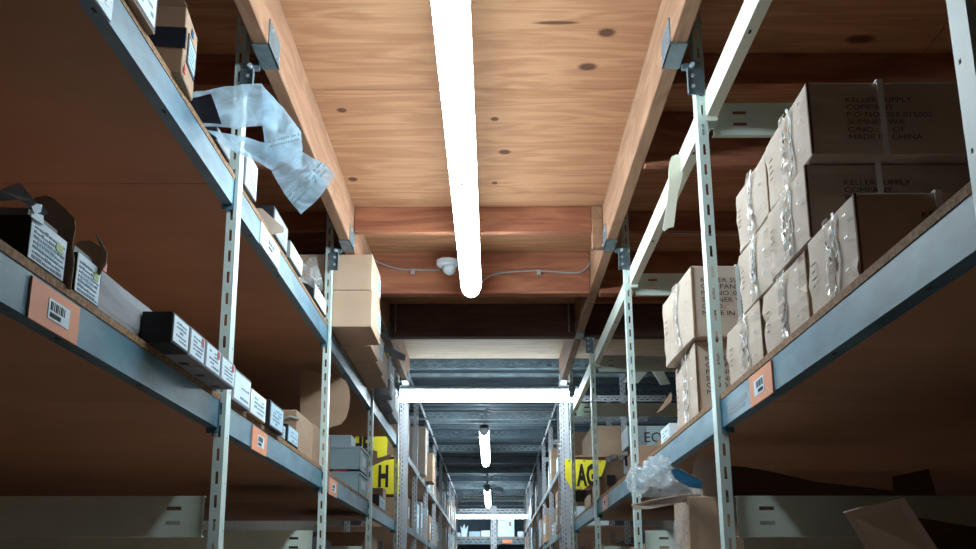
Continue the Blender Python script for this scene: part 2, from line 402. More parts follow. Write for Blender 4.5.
def rack(side):
    s = -1 if side == 'left' else 1; X = LX if s < 0 else RX
    t = thing('storage_rack', '%s steel racking under the timber ceiling, %s' % (('left', 'carrying two loaded board shelves') if s < 0 else ('right', 'carrying strapped cartons under a cream top beam')), 'rack', (0, 0, 0))
    YP = YPL if s < 0 else YPR
    for y in YP:
        upright(t, s, X - s * .008, y)
        for bx in (X + s * 2.42,):
            upright(t, -s, bx, y)
        Z = [(3.0, 3.115)] if s > 0 else []
        Z += [(1.655, 1.775)]
        for z0, z1 in Z:
            if y > 0: tie(t, s, y + .05, z0, z1, X + s * .040, X + s * 2.37)
    for i in range(len(YP) - 1):
        y0, y1 = YP[i] + .062, YP[i + 1] - .004
        beam(t, s, X, y0, y1, 1.987, 2.069, M_beam)
        beam(t, s, X + s * 2.38, y0, y1, 1.987, 2.069, M_beam)
        levels = [(2.07, 1)]
        beam(t, s, X, y0, y1, .35, .43, M_beam); levels.append((.432, 0))
        if s < 0:
            beam(t, s, X, y0, y1, 2.728, 2.810, M_beam); levels.append((2.812, 1))
            beam(t, s, X + s * 2.38, y0, y1, 2.728, 2.810, M_beam)
        else:
            beam(t, s, X + s * .008, y0, y1, 3.045, 3.130, M_topbeam, .036)
        for zb, vis in levels:
            xa, xb = X + s * .001, X + s * 1.16
            nb = 1
            for (xa, xb) in ((X + s * .001, X + s * 2.375),):
                o = part('shelf_board', MB().box(min(xa, xa + s * .05), max(xa, xa + s * .05), YP[i] + .05, YP[i + 1] - .004, zb, zb + .018).box(min(xa + s * .05, xb), max(xa + s * .05, xb), YP[i] + .027, YP[i + 1] + .021, zb, zb + .018), M_boardu, t)
            e = MB(); e.box(min(X - s * .002, X + s * .001), max(X - s * .002, X + s * .001), YP[i] + .05, YP[i + 1] - .006, zb, zb + .018)
            part('board_edge', e, M_board, t)
    return t
rackL = rack('left'); rackR = rack('right')
def shelf_tag(parent, s, X, y0, y1, z0, z1, white=False, label=None):
    q = -s
    xa = X + q * .0045
    mb = B(min(X + q * .0005, xa), max(X + q * .0005, xa), y0, y1, z0, z1)
    o = part('shelf_tag', mb, M_white if white else M_orange, parent, label=label)
    l = MB(); w_ = y1 - y0; h_ = z1 - z0; xb = xa + q * .001
    l.box(min(xa, xb), max(xa, xb), y0 + w_ * .34, y0 + w_ * .78, z0 + h_ * .25, z0 + h_ * .75)
    p = part('barcode_label', l, M_white, o)
    c = MB(); xc = xb + q * .0006
    for k in range(9):
        a = y0 + w_ * (.38 + .035 * k); c.box(min(xb, xc), max(xb, xc), a, a + w_ * (.012 + .01 * (k % 3 == 0)), z0 + h_ * .48, z0 + h_ * .69)
    c.box(min(xb, xc), max(xb, xc), y0 + w_ * .38, y0 + w_ * .6, z0 + h_ * .31, z0 + h_ * .42)
    c2 = [Vector(v) for v in c.v]
    part('bars', c, M_ink, o)
shelf_tag(rackL, -1, LX, 1.955, 2.20, 1.982, 2.062, label='orange shelf tag below the open printed boxes')
shelf_tag(rackL, -1, LX, 3.90, 4.16, 1.978, 2.062)
shelf_tag(rackL, -1, LX, 5.80, 6.10, 1.975, 2.062)
shelf_tag(rackL, -1, LX, 3.84, 4.20, 2.728, 2.812, True, 'whitish tag on the upper beam')
shelf_tag(rackL, -1, LX, 2.09, 2.20, 2.728, 2.812, True)
shelf_tag(rackR, 1, RX, 2.76, 3.01, 1.980, 2.064, label='orange shelf tag below the strapped cartons')
shelf_tag(rackR, 1, RX, 6.95, 7.25, 1.980, 2.064)
mk = MB()
for k in range(14):              # scratched letters stamped on the beam beside the upright
    mk.box(RX - .0008, RX + .0, 3.07 + k * .018, 3.08 + k * .018, 2.02, 2.035)
    mk.box(RX - .0008, RX + .0, 3.10 + k * .016, 3.108 + k * .016, 2.0, 2.012)
part('stamped_mark', mk, M_slotsteel, rackR)

# ------------------------------------------------------------------ lights
def batten(label, x, y, z, length, along, segs=1, group=None, caps=True):
    t = thing('tube_light', label, 'light', (x, y, z), 0 if along == 'Y' else -PI / 2, group)
    W = .062; H = .062
    def prof(w_, h0, h1, n=8):
        return [(w_ * math.cos(a), h0 - (h0 - h1) * math.sin(a)) for a in [PI * k / n for k in range(n + 1)]]
    body = MB(); body.prism([(-.048, 0, .034), (.048, 0, .034), (.048, 0, .062), (.03, 0, .085), (-.03, 0, .085), (-.048, 0, .062)], (0, length, 0))
    part('housing', body, M_house, t)
    for k in range(segs):
        a = length * k / segs + .012; b = length * (k + 1) / segs - .012
        d = MB(); d.prism([(p[0] * .95, a, .03 - (.03 - p[1])) for p in prof(W, .03, -.055)], (0, b - a, 0))
        part('diffuser', d, M_tube, t)
        if k:
            c = MB(); c.prism([(p[0] * .99, a - .024, p[1]) for p in prof(W, .03, -.058)], (0, .02, 0)); part('joint_clip', c, M_white, t)
    for a, off in ((-.0, .012), (length - .012, .012)):
        c = MB(); c.prism([(p[0], a, p[1]) for p in prof(W, .03, -.058)] + [(-W, a, .07), (W, a, .07)][::1], (0, off, 0)); part('end_cap', c, M_house, t)
    return t
batten('bright tube light along the aisle under the timber ceiling, nearest of all', -.126, 2.40, 3.165, 3.68, 'Y', 2)
batten('tube light hung across the aisle at the end of the timber ceiling', -.885, 9.98, 3.205, 1.67, 'X')
batten('tube light along the aisle just behind the nearer crosswise one, on a stem', -.105, 12.7, 3.26, 3.4, 'Y')
batten('small far tube light along the aisle with a round sensor on its end', -.11, 20.5, 3.26, 4.2, 'Y')
batten('far crosswise tube light in front of the end wall shelf', -1.02, 28.3, 3.25, 1.9, 'X')
for y, z0 in ((12.9, 3.345), (20.7, 3.345)):
    pass
stem = thing('light_stem', 'grey stem and conduit carrying the second lengthwise tube light', 'conduit', (-.105, 12.85, 3.345))
part('stem', MB().tube([(0, 0, 0), (0, 0, .15), (.03, 0, .19), (.1, 0, .17), (.9, 0, .17), (.97, 0, .19), (1.0, 0, .3)], .012), M_conduit, stem)
stem = thing('light_stem', 'grey stem carrying the farthest lengthwise tube light', 'conduit', (-.11, 20.7, 3.345))
part('stem', MB().tube([(0, 0, 0), (0, 0, .25)], .02), M_conduit, stem)
sen = thing('sensor', 'round white sensor beside the small far tube light', 'sensor', (.08, 20.30, 3.17))
part('dome', MB().tube([(0, 0, 0), (0, 0, .03), (0, 0, .08), (0, 0, .1)], [.04, .11, .11, .08], 16), M_white, sen)
part('sensor_arm', MB().tube([(-.16, 0, .07), (0, 0, .07)], .015), M_conduit, sen)
# sensor and conduit on the reddish beam at the end of the nearest light
Yb = 6.365
p = PY(448, 268, Yb)
sen = thing('ceiling_sensor', 'round white sensor on the reddish beam beside the nearest tube light', 'sensor', p)
part('back_box', MB().tube([(0, -.062, -.01), (0, -.062, .0), (0, -.062, .028), (0, -.062, .036)], [.056, .066, .066, .05], 24), M_white, sen)
part('lens', MB().tube([(.01, -.062, -.01), (.015, -.066, -.035), (.018, -.07, -.052), (.018, -.072, -.060)], [.042, .040, .026, .010], 20), M_white, sen, True)
part('mount', B(-.03, .03, -.03, 0, .0, .03), M_house, sen)
def conduit(label, px, r=.0055):
    pts = [PY(u, v, y) for u, v, y in px]
    # smooth the path
    P = []
    for i in range(len(pts) - 1):
        p0 = pts[max(i - 1, 0)]; p1 = pts[i]; p2 = pts[i + 1]; p3 = pts[min(i + 2, len(pts) - 1)]
        for k in range(5):
            t_ = k / 5; P.append(.5 * ((2 * p1) + (p2 - p0) * t_ + (2 * p0 - 5 * p1 + 4 * p2 - p3) * t_ * t_ + (3 * p1 - p0 - 3 * p2 + p3) * t_ ** 3))
    P.append(pts[-1])
    o = thing('conduit', label, 'conduit', pts[0])
    part('tube', MB().tube([q - pts[0] for q in P], r, 8), M_conduit, o, True)
    return o, pts[0]
o, q0 = conduit('thin grey conduit running from left joist to the round white sensor', [(357, 232, 6.30), (364, 234, 6.33), (369, 243, 6.345), (372, 257, 6.355), (382, 264, 6.355), (400, 269, 6.355), (420, 270, 6.355), (440, 270, 6.355)])
q = PY(413, 271, 6.352) - q0
part('clip', B(q.x - .012, q.x + .012, q.y - .01, q.y + .004, q.z - .02, q.z + .012), M_conduit, o)
o, q0 = conduit('thin grey conduit running from the tube light up to the right joist', [(478, 286, 6.34), (490, 276, 6.355), (510, 272, 6.355), (540, 271, 6.355), (575, 273, 6.355), (586, 269, 6.35), (592, 259, 6.33), (593, 247, 6.2), (598, 239, 6.0)])
q = PY(539, 272, 6.352) - q0
part('clip', B(q.x - .012, q.x + .012, q.y - .01, q.y + .004, q.z - .02, q.z + .012), M_conduit, o)
o, q0 = conduit('thin grey conduit along the cross beam above the right rack', [(650, 234, 5.6), (668, 233, 5.61), (690, 234, 5.61), (715, 235, 5.61), (745, 236, 5.61), (800, 236, 5.61)], .004)

# ------------------------------------------------------------------ carton helpers
def puff(d, w_, h, seedv, amp=.006, cuts=6):
    """carton block with slightly bulged, creased faces. front at x=0, x in -d..0, y centred, z 0..h"""
    bm = bmesh.new(); bmesh.ops.create_cube(bm, size=1)
    bmesh.ops.subdivide_edges(bm, edges=list(bm.edges), cuts=cuts, use_grid_fill=True)
    for v in bm.verts:
        x, y, z = v.co * 2
        e = (1 - x * x) * 0 + 1
        n_ = noise.noise(Vector((x * 1.7 + seedv * 3.1, y * 1.9, z * 1.6 + seedv)))
        bx = amp * (1 - y * y) * (1 - z * z); by = amp * (1 - x * x) * (1 - z * z)
        v.co = Vector(((x / 2 - .5) * d, y / 2 * w_, (z / 2 + .5) * h))
        if abs(x) > .99: v.co.x += math.copysign(bx, x) + n_ * amp * .7
        if abs(y) > .99: v.co.y += math.copysign(by, y) + n_ * amp * .7
        if z > .99: v.co.z -= abs(n_) * amp * .5
        if abs(x) > .99 and abs(y) > .99: v.co.x += noise.noise(Vector((z * 5, seedv, x))) * amp * 1.2
    bmesh.ops.bevel(bm, geom=[e for e in bm.edges if e.is_manifold and e.calc_face_angle(0) > 1.1], offset=.003, segments=1, affect='EDGES')
    me = bpy.data.meshes.new('carton_body'); bm.to_mesh(me); bm.free()
    return me
KT = ['KELLER SUPPLY', 'COMPANY', 'P.O NO.:003-015002', 'SUMNER WA', 'C/NO.:', 'MADE IN CHINA']
def keller(label, y0, y1, z0, h, X=.74, d=.52, seedv=0, dy=0, ts=.0185, tx=.085, tape=True, textz=None):
    """right rack: front faces -X, near face faces the camera"""
    w_ = y1 - y0
    t = thing('strapped_carton', label, 'carton', (X, (y0 + y1) / 2, z0), PI + dy, 'strapped supply cartons on the right shelf')
    me = puff(d, w_, h, seedv); me.materials.append(M_card2)
    link('body', me, t)
    fx = .009
    # flap seam and printing on the near face (local +y)
    yy = w_ / 2 + .0075
    for k, s_ in enumerate(KT):
        text(s_, ts, M_inkf if ts < .02 else M_ink, t, (-tx, yy, (textz or h * .70) - k * ts * 1.02), (-1, 0, 0), (0, 0, 1), squeeze=1.25, name='print', bold=0)
    text('OF', ts, M_inkf if ts < .02 else M_ink, t, (-tx - ts * 5.6, yy, (textz or h * .70) - 4 * ts * 1.02), (-1, 0, 0), (0, 0, 1), squeeze=1.25, name='print')
    # straps: one round the depth on near face/front, wobbling
    sp = MB(); sw = .007
    xs = -.17
    path = [(xs, yy, h), (xs, yy + .001, h * .5), (xs, yy, 0)]
    sp.box(xs - sw, xs + sw, -w_ / 2 - .008, yy + .001, h + .001, h + .003)
    sp.box(xs - sw, xs + sw, yy, yy + .002, 0, h + .003)
    part('strap', sp, M_strap, t)
    if tape:
        def ribbon(name, off, ww, bulge, m, wob, sd, zlo=0, zhi=1, n_=14, lift=.003):
            mb = MB(); prev = None
            for k in range(n_ + 1):
                f_ = zlo + (zhi - zlo) * k / n_; z = h * min(f_, .985)
                a = off + wob * noise.noise(Vector((f_ * 3, seedv * 2.3, sd))) + bulge * math.sin(f_ * PI)
                x = fx + lift * .5 + .0025 * abs(noise.noise(Vector((k * .9, seedv, sd))))
                cur = [Vector((x, a - ww, z)), Vector((x + .003 * math.sin(k * 1.7), a, z)), Vector((x + .004 * math.cos(k * 2.1), a + ww, z))]
                if prev:
                    for j in (0, 1):
                        i = len(mb.v); mb.v += [prev[j], prev[j + 1], cur[j + 1], cur[j]]; mb.f.append((i, i + 1, i + 2, i + 3)); mb.m.append(0)
                prev = cur
            return part(name, mb, m, t)
        ribbon('clear_tape', w_ * .02, w_ * .075, 0, M_tape, .02, 1, .0, 1, 16, .001)
        ribbon('front_strap', w_ * .13, .0065, w_ * (.05 if seedv % 2 else -.05), M_strap, .02, 5, 0, 1)
        ribbon('loose_tape_end', w_ * .0, .004, w_ * .04, M_strap, .05, 8, .15 + .1 * (seedv % 3), .62 + .1 * (seedv % 2), 8)
        im = MB()
        for k in range(4): im.box(fx - .001, fx + .0012, -w_ * .36, -w_ * .30 + .01 * (k % 2), h * (.35 + .09 * k), h * (.36 + .09 * k))
        part('side_print', im, M_card, t)
        st_ = MB()
        for (a, b) in ((.36, .8), (.36, .55), (.33, .2)):
            for dx in (0, .012): st_.box(fx, fx + .002, w_ * a + dx, w_ * a + dx + .006, h * b, h * b + .004)
        part('staple', st_, M_strap, t)
    ed = MB(); ed.box(-.004, .002, w_ / 2 - .002, w_ / 2 + .006, .004, h - .004)
    part('flap_edge', ed, M_cardd if seedv % 2 else M_card, t)
    return t
Zd = 2.0885
keller('strapped supply carton, near one of the top row of the group, full address facing out', 2.35, 2.745, Zd + .375, .185, seedv=1)
keller('strapped supply carton, far one of the top row, beside the nearest top carton', 2.765, 3.13, Zd + .375, .182, seedv=2, X=.742)
keller('strapped supply carton directly under the near top one, middle row', 2.40, 2.76, Zd + .1875, .185, seedv=3, X=.735)
keller('strapped supply carton at the far end of the middle row', 2.775, 3.14, Zd + .1875, .185, seedv=4, X=.742)
keller('strapped supply carton nearest to the viewer in the bottom row, by the worn blue beam', 2.10, 2.44, Zd, .19, seedv=5, X=.738, tx=.13)
keller('strapped supply carton in the middle of the bottom row', 2.48, 2.90, Zd, .186, seedv=6, X=.742)
keller('strapped supply carton at the far end of the bottom row, above the orange tag', 2.93, 3.37, Zd, .186, seedv=7, X=.742)
keller('large strapped carton behind the first right upright, upper of two', 3.86, 4.44, 2.375, .27, seedv=8, X=.722, dy=.03, ts=.0245, tx=.03, textz=.205)
keller('large strapped carton behind the first right upright, lower of two', 3.92, 4.47, Zd, .285, seedv=9, X=.752, dy=-.03, ts=.0245, tx=.03, textz=.21)

def label_box(name, label, s, X, y0, y1, z0, z1, d, body, front, border=None, cat='box', group=None, rz=0, lines=6, accent=None):
    """small packed box on a shelf; front label faces the aisle. s = side"""
    w_ = y1 - y0; h = z1 - z0
    t = thing(name, label, cat, (X, (y0 + y1) / 2, z0), (PI if s > 0 else 0) + rz, group)
    link('body', bevelled(B(-d, 0, -w_ / 2, w_ / 2, 0, h), 'body', body, .0015, 1), t)
    if border: part('label_border', B(0, .0008, -w_ / 2 + .004, w_ / 2 - .004, .004, h - .004), border, t)
    lb = part('label', B(.0, .0016, -w_ / 2 + w_ * .06, w_ / 2 - w_ * .06, h * .08, h * .92), front, t)
    pr = MB(); rnd = random.Random(int(y0 * 1000) + int(z0 * 77))
    for k in range(lines):
        z = h * (.18 + .66 * k / lines); a = -w_ * (.28 if k else .1); 
        while a < w_ * .30:
            L_ = w_ * rnd.uniform(.05, .2)
            if rnd.random() < .8: pr.box(.0016, .0022, a, min(a + L_, w_ * .38), z, z + h * .055 * rnd.uniform(.8, 1.5))
            a += L_ + w_ * .03
    part('small_print', pr, M_inkb, lb)
    if accent: part('accent_mark', B(.0016, .0024, w_ * .22, w_ * .38, h * .65, h * .9), accent, lb)
    return t
def plain_carton(name, label, s, X, y0, y1, z0, z1, d, m, cat='carton', group=None, rz=0, tape=True, amp=.004, lab=None):
    w_ = y1 - y0; h = z1 - z0
    t = thing(name, label, cat, (X, (y0 + y1) / 2, z0), (PI if s > 0 else 0) + rz, group)
    me = puff(d, w_, h, y0 * 3 + z0, amp, 3); me.materials.append(m); link('body', me, t)
    if tape: part('tape', B(-d * .98, .004 + amp, -.02, .02, h - .002, h + .002).box(amp, amp + .002, -.02, .02, h * .75, h + .002), M_tape, t)
    if lab: 
        part('label', B(amp, amp + .002, w_ * lab[0], w_ * lab[1], h * lab[2], h * lab[3]), M_white, t)
        pr = MB()
        for k in range(4): pr.box(amp + .002, amp + .003, w_ * (lab[0] + .03), w_ * (lab[1] - .05), h * (lab[2] + (lab[3] - lab[2]) * (.15 + .2 * k)), h * (lab[2] + (lab[3] - lab[2]) * (.24 + .2 * k)))
        part('label_print', pr, M_inkb, t)
    return t
def sheet(name, label, cat, px, th, m, off=None, parent=None, group=None):
    """bent board or film given by pixels with depths (u, v, Y); gets thickness th along off"""
    pts = [PX(u, v, -y) if y < 0 or y < 1 else PY(u, v, y) for u, v, y in px]
    n_ = Vector((0, 0, 0)); c = sum(pts, Vector()) / len(pts)
    for i in range(len(pts)): n_ += (pts[i] - c).cross(pts[(i + 1) % len(pts)] - c)
    n_.normalize()
    if n_.y < 0: n_ = -n_
    mb = MB(); k = len(pts)
    base = parent.matrix_world.translation if parent else c.copy()
    base = parent.location.copy() if parent else Vector((c.x, c.y, min(p_.z for p_ in pts)))
    mb.prism([p_ - base for p_ in pts], n_ * th)
    if parent: return part(name, mb, m, parent)
    o = link(name, mb.mesh(name, m), None, base); tag(o, label, cat, group); return o

# ------------------------------------------------------------------ left lower shelf
def open_box(label, y0, y1, h, d, flaps, accents, X=LX):
    w_ = y1 - y0; t = thing('open_printed_box', label, 'box', (X, (y0 + y1) / 2, Zd))
    e = .003
    b = MB().box(-d, 0, -w_ / 2, -w_ / 2 + e, 0, h).box(-d, 0, w_ / 2 - e, w_ / 2, 0, h).box(-d, -d + e, -w_ / 2, w_ / 2, 0, h).box(-d, 0, -w_ / 2, w_ / 2, 0, e).box(-e, 0, -w_ / 2, w_ / 2, 0, h)
    part('body', b, M_black, t)
    f = part('printed_front', B(0, .002, -w_ / 2, w_ / 2, .003, h), M_white, t)
    pr = MB(); rnd = random.Random(int(y0 * 100))
    for k in range(7):
        a = -w_ * .42
        while a < w_ * .36:
            L_ = w_ * rnd.uniform(.04, .16); pr.box(.002, .0028, a, a + L_, h * (.08 + .115 * k), h * (.08 + .115 * k + rnd.uniform(.03, .075))); a += L_ + w_ * .025
    part('small_print', pr, M_inkb, f)
    part('blue_panel', B(.002, .0026, -w_ * .3, w_ * .2, h * .35, h * .62), M_blueprint, f)
    part('green_mark', B(.002, .0032, w_ * .2, w_ * .4, h * .62, h * .82), M_green, f)
    part('insert', B(-d + .01, -.012, -w_ / 2 + .01, w_ / 2 - .02, h * .5, h + .018), M_cardg, t)
    for (nm, px, m, th) in flaps: sheet(nm, None, None, px, th, m, parent=t)
    for (nm, px, m, th) in accents: sheet(nm, None, None, px, th, m, parent=t)
    return t
open_box('open printed box nearest on the left lower shelf, brown flap raised, above the orange tag', 1.93, 2.10, .085, .30,
    [('brown_flap', [(34, 197, 2.12), (45, 194.5, 2.12), (52, 197, 2.12), (64, 207, 2.12), (74.5, 218, 2.12), (75, 228, 2.12), (73, 238, 2.12), (72, 248, 2.12), (74, 259, 2.12), (70, 290, 2.12), (34, 270, 2.12)], M_card, .002),
     ('grey_flap', [(-20, 196, 1.96), (0, 189, 1.96), (19, 181.5, 1.98), (34, 200, 2.0), (45, 208, 2.02), (47.5, 213, 2.03), (43, 215, 2.03), (30, 207, 2.0), (19, 199, 1.98), (-20, 202, 1.96)], M_cardg, .002)],
    [('blue_cap', [(31, 206, .857), (36, 203, .857), (42, 204, .857), (40, 212, .857), (34, 213, .857)], M_blue, .006),
     ('white_tab', [(31, 209, .859), (36, 212, .859), (43, 215, .859), (43, 224, .859), (31, 216, .859)], M_white, .003)])
open_box('open printed box second from the viewer on the left lower shelf, torn brown flap', 2.165, 2.30, .085, .30,
    [('brown_flap', [(74, 244, 2.28), (80, 240, 2.28), (90, 240, 2.28), (107, 251, 2.28), (106, 263, 2.28), (99, 275, 2.28), (92, 268, 2.28), (78, 256, 2.28)], M_card, .002),
     ('white_flap', [(94, 231, 2.3), (97, 234, 2.3), (103, 245, 2.3), (107, 252, 2.3), (100, 247, 2.3)], M_cardg, .002)],
    [('red_mark', [(103, 262, .86), (107, 264, .86), (106, 272, .86), (103, 270, .86)], M_red, .002)])
plain_carton('grey_carton', 'plain grey carton behind the row of black label boxes, left lower shelf', -1, -.885, 2.36, 3.05, Zd, Zd + .105, .3, M_cardg, tape=False)
ys_ = [2.64, 2.80, 2.965, 3.145, 3.33]
lbs = ['black box with white label, nearest of the four label boxes overhanging the left shelf', 'white labelled box second of four overhanging the left shelf edge', 'white labelled box third of four overhanging the left shelf edge', 'white labelled box touching the upright, last of four overhanging the left shelf']
for k in range(4):
    t = label_box('label_box', lbs[k], -1, -.80, ys_[k] + .004, ys_[k + 1] - .004, Zd, Zd + .078 - .003 * (k == 3), .078, M_black if k == 0 else M_cardg, M_white, M_navy if k == 0 else None, group='label boxes in the row on the left lower shelf', accent=None if k == 0 else M_red, lines=5)
    part('thumb_cut', B(-.055, -.03, .02, .05, -.0008, 0), M_black, t)
label_box('label_box', 'grey box with white end just beyond the first left upright', -1, -.845, 3.50, 3.76, Zd, Zd + .105, .3, M_cardg, M_white, lines=2)
label_box('label_box', 'open white box with pale blue print, second beyond the first left upright', -1, -.85, 3.79, 4.05, Zd, Zd + .09, .3, M_card, M_white, M_strap, lines=4)
label_box('label_box', 'navy edged box with pale blue front, third beyond the first left upright', -1, -.845, 4.10, 4.38, Zd, Zd + .10, .3, M_black, M_blueprint, M_navy, lines=5)
label_box('label_box', 'small low bluish box between the navy edged and the dark box', -1, -.862, 4.40, 4.52, Zd, Zd + .055, .25, M_cardg, M_blueprint, lines=3)
label_box('label_box', 'dark box with small pale label, last before the brown carton on left shelf', -1, -.86, 4.56, 4.82, Zd, Zd + .075, .25, M_black, M_blueprint, M_navy, lines=3)
t = plain_carton('brown_carton', 'big brown carton at the back, left lower shelf before the second upright', -1, -.90, 4.98, 5.45, Zd, Zd + .20, .7, M_card, tape=False)
part('metal_clip', MB().tube([(.01, -.236, .155), (-.03, -.24, .165), (-.07, -.24, .15)], .008), M_conduit, t)
# rounded cardboard sheet standing behind the second upright
px = [(300, 368, 6.4), (334, 376, 6.4), (341, 377, 6.4), (346, 381, 6.4), (349, 388, 6.4), (350, 397, 6.4), (349, 408, 6.4), (346, 418, 6.4), (341, 424, 6.4), (331, 427, 6.4), (300, 440, 6.4)]
o = sheet('cardboard_sheet', 'cardboard sheet with a rounded edge behind the second left upright', 'cardboard', px, .006, M_card)
plain_carton('brown_carton', 'brown carton holding up the rounded cardboard sheet, left lower shelf', -1, -.98, 5.95, 6.6, Zd, Zd + .28, .7, M_card, tape=False)
def bin_(label, y0, y1, z0, z1, X=LX):
    w_ = y1 - y0; h = z1 - z0; t = thing('plastic_bin', label, 'bin', (X, (y0 + y1) / 2, z0), 0, 'grey blue bins on the left shelf')
    part('body', MB().box(-.42, 0, -w_ / 2, -w_ / 2 + .004, 0, h).box(-.42, 0, w_ / 2 - .004, w_ / 2, 0, h).box(-.42, -.416, -w_ / 2, w_ / 2, 0, h).box(-.004, 0, -w_ / 2, w_ / 2, 0, h).box(-.42, 0, -w_ / 2, w_ / 2, 0, .004), M_bin, t)
    part('rim', MB().box(-.43, .008, -w_ / 2 - .006, -w_ / 2, h - .012, h).box(-.43, .008, w_ / 2, w_ / 2 + .006, h - .012, h).box(0, .008, -w_ / 2, w_ / 2, h - .012, h), M_bin, t)
    part('label', B(0, .001, -w_ * .2, w_ * .2, h * .3, h * .7), M_white, t)
bin_('grey blue bin standing on the shelf board before the third left upright', 7.12, 7.62, Zd, Zd + .135)
bin_('grey blue bin stacked on top of the other bin by the third left upright', 7.14, 7.62, Zd + .15, Zd + .30)
sp = thing('scoop', 'red plastic piece lying between the two grey blue bins', 'scoop', (-.98, 7.13, Zd + .135))
part('blade', MB().prism([(-.07, 0, .002), (.02, 0, .004), (.05, 0, .012), (-.05, 0, .014)], (0, .06, 0)), M_red, sp)
label_box('white_box', 'white box top seen above the grey blue bins', -1, -1.0, 7.70, 7.95, Zd, Zd + .45, .3, M_white, M_white, lines=2)
def sign(label, px, Y, letters, lx, sz, holes=()):
    pts = [PY(u, v, Y) for u, v in px]; base = Vector((sum(p_.x for p_ in pts) / len(pts), Y, min(p_.z for p_ in pts)))
    t = thing('sign_board', label, 'sign', base)
    part('board', MB().prism([p_ - base for p_ in pts], (0, .006, 0)), M_yellow, t)
    for s_, u, v in letters:
        q_ = PY(u, v, Y) - base
        text(s_, sz, M_ink, t, (q_.x, -.001, q_.z), (1, 0, 0), (0, 0, 1), squeeze=lx, name='letters', bold=.012)
    for u, v in holes:
        q_ = PY(u, v, Y) - base; part('grommet', MB().tube([(q_.x, -.002, q_.z), (q_.x, .0, q_.z)], .008), M_ink, t)
    return t
sign('yellow board with bold dark letters behind the grey blue bins', [(341, 433), (388, 430), (386, 470), (341, 470)], 10.38, [('HE', 351, 455)], .55, .26)
sign('yellow board with a dark H on the left lower shelf end', [(372, 462), (400, 458), (399, 494), (372, 494)], 10.36, [('H', 377.5, 486)], .52, .27)
sheet('cardboard_flap', 'dark bent cardboard flap in front of the yellow boards', 'cardboard', [(364, 448, 7.75), (377, 451, 7.75), (377, 458, 7.75), (392, 454, 7.8), (390, 458, 7.8), (372, 466, 7.75), (364, 463, 7.75)], .004, M_card)
label_box('red_box', 'small orange red box beyond the third left upright, below the yellow boards', -1, -.93, 8.0, 8.35, Zd, Zd + .18, .12, M_red, M_orange, lines=2)
label_box('upright_box', 'narrow grey upright box beyond the third left upright', -1, -.9, 7.78, 7.95, Zd, Zd + .22, .1, M_cardg, M_white, lines=4)
label_box('dark_box', 'dark box with round mark at the left shelf end by the beam', -1, -.87, 8.45, 8.95, Zd, Zd + .10, .25, M_black, M_bin, M_navy, lines=2)
plain_carton('brown_carton', 'narrow brown carton standing at the end of the left lower shelf', -1, -.9, 9.05, 9.3, Zd, Zd + .2, .2, M_card)
# things under the left lower shelf
plain_carton('dark_carton', 'dark glossy box under the left lower shelf behind the second upright', -1, -1.0, 6.2, 6.9, 1.15, 1.78, .5, M_black, tape=False)
plain_carton('brown_carton', 'brown carton on the bottom level between third left upright and column', -1, -.95, 8.3, 9.2, 1.15, 1.9, .5, M_card)

# ------------------------------------------------------------------ left upper shelf
Zu = 2.8305
label_box('label_box', 'white labelled carton at the top left corner of the picture on the upper shelf', -1, -.845, 2.22, 2.45, Zu, Zu + .16, .3, M_card, M_white, M_navy, lines=5)
t = plain_carton('striped_carton', 'brown carton with a navy stripe and blue label, tilted on the left upper shelf', -1, -.845, 2.66, 2.84, Zu, Zu + .20, .32, M_card, tape=False, amp=.002, rz=.10)
part('navy_stripe', B(-.322, .0025, -.0935, -.0915, .075, .135).box(.0022, .0035, -.0925, -.080, .075, .135), M_navy, t)
l_ = part('end_label', B(.0025, .004, -.055, .065, .05, .14), M_navy, t); part('label_panel', B(.004, .005, -.042, .052, .06, .13), M_blueprint, l_)
pr = MB()
for k in range(4): pr.box(.005, .0057, -.035, .04 - .01 * (k % 2), .068 + .014 * k, .075 + .014 * k)
part('small_print', pr, M_inkb, l_)
part('blue_dot', B(.0025, .004, -.015, .012, .155, .175), M_blue, t)
part('red_sticker', B(.0025, .004, -.08, -.058, .01, .03), M_red, t)
part('open_flap', MB().prism([(.0, -.088, .2), (-.30, -.088, .2), (-.26, -.13, .27), (-.04, -.13, .27)], (0, .002, .002)), M_card, t)
# plastic bag spilling over the edge
def film(pts_rows, m, parent, name, sub=4, amp=.006, sd=0):
    """pts_rows: rows of (u, v, Y) control points -> smooth crumpled surface"""
    rows = [[PY(*p_) for p_ in r_] for r_ in pts_rows]
    def lerp_row(r_, n_):
        out = []
        for i in range(len(r_) - 1):
            for k in range(n_): out.append(r_[i].lerp(r_[i + 1], k / n_))
        return out + [r_[-1]]
    rows = [lerp_row(r_, sub) for r_ in rows]; G = []
    for i in range(len(rows) - 1):
        for k in range(sub): G.append([rows[i][j].lerp(rows[i + 1][j], k / sub) for j in range(len(rows[0]))])
    G.append(rows[-1]); base = parent.location
    mb = MB(); W_ = len(G[0])
    for i, r_ in enumerate(G):
        for j, p_ in enumerate(r_):
            nn = noise.noise(p_ * 18 + Vector((sd, 0, 0))); n2 = noise.noise(p_ * 40 + Vector((sd, 5, 0)))
            mb.v.append(p_ + Vector((nn * amp * .4, nn * amp * 3 + n2 * amp, n2 * amp * .6)) - base)
    for i in range(len(G) - 1):
        for j in range(W_ - 1):
            a = i * W_ + j; mb.f.append((a, a + 1, a + W_ + 1, a + W_)); mb.m.append(0)
    return part(name, mb, m, parent, True)
bag = thing('plastic_bag', 'blue white plastic bag spilling off the left upper shelf into the aisle', 'bag', PY(200, 130, 3.05))
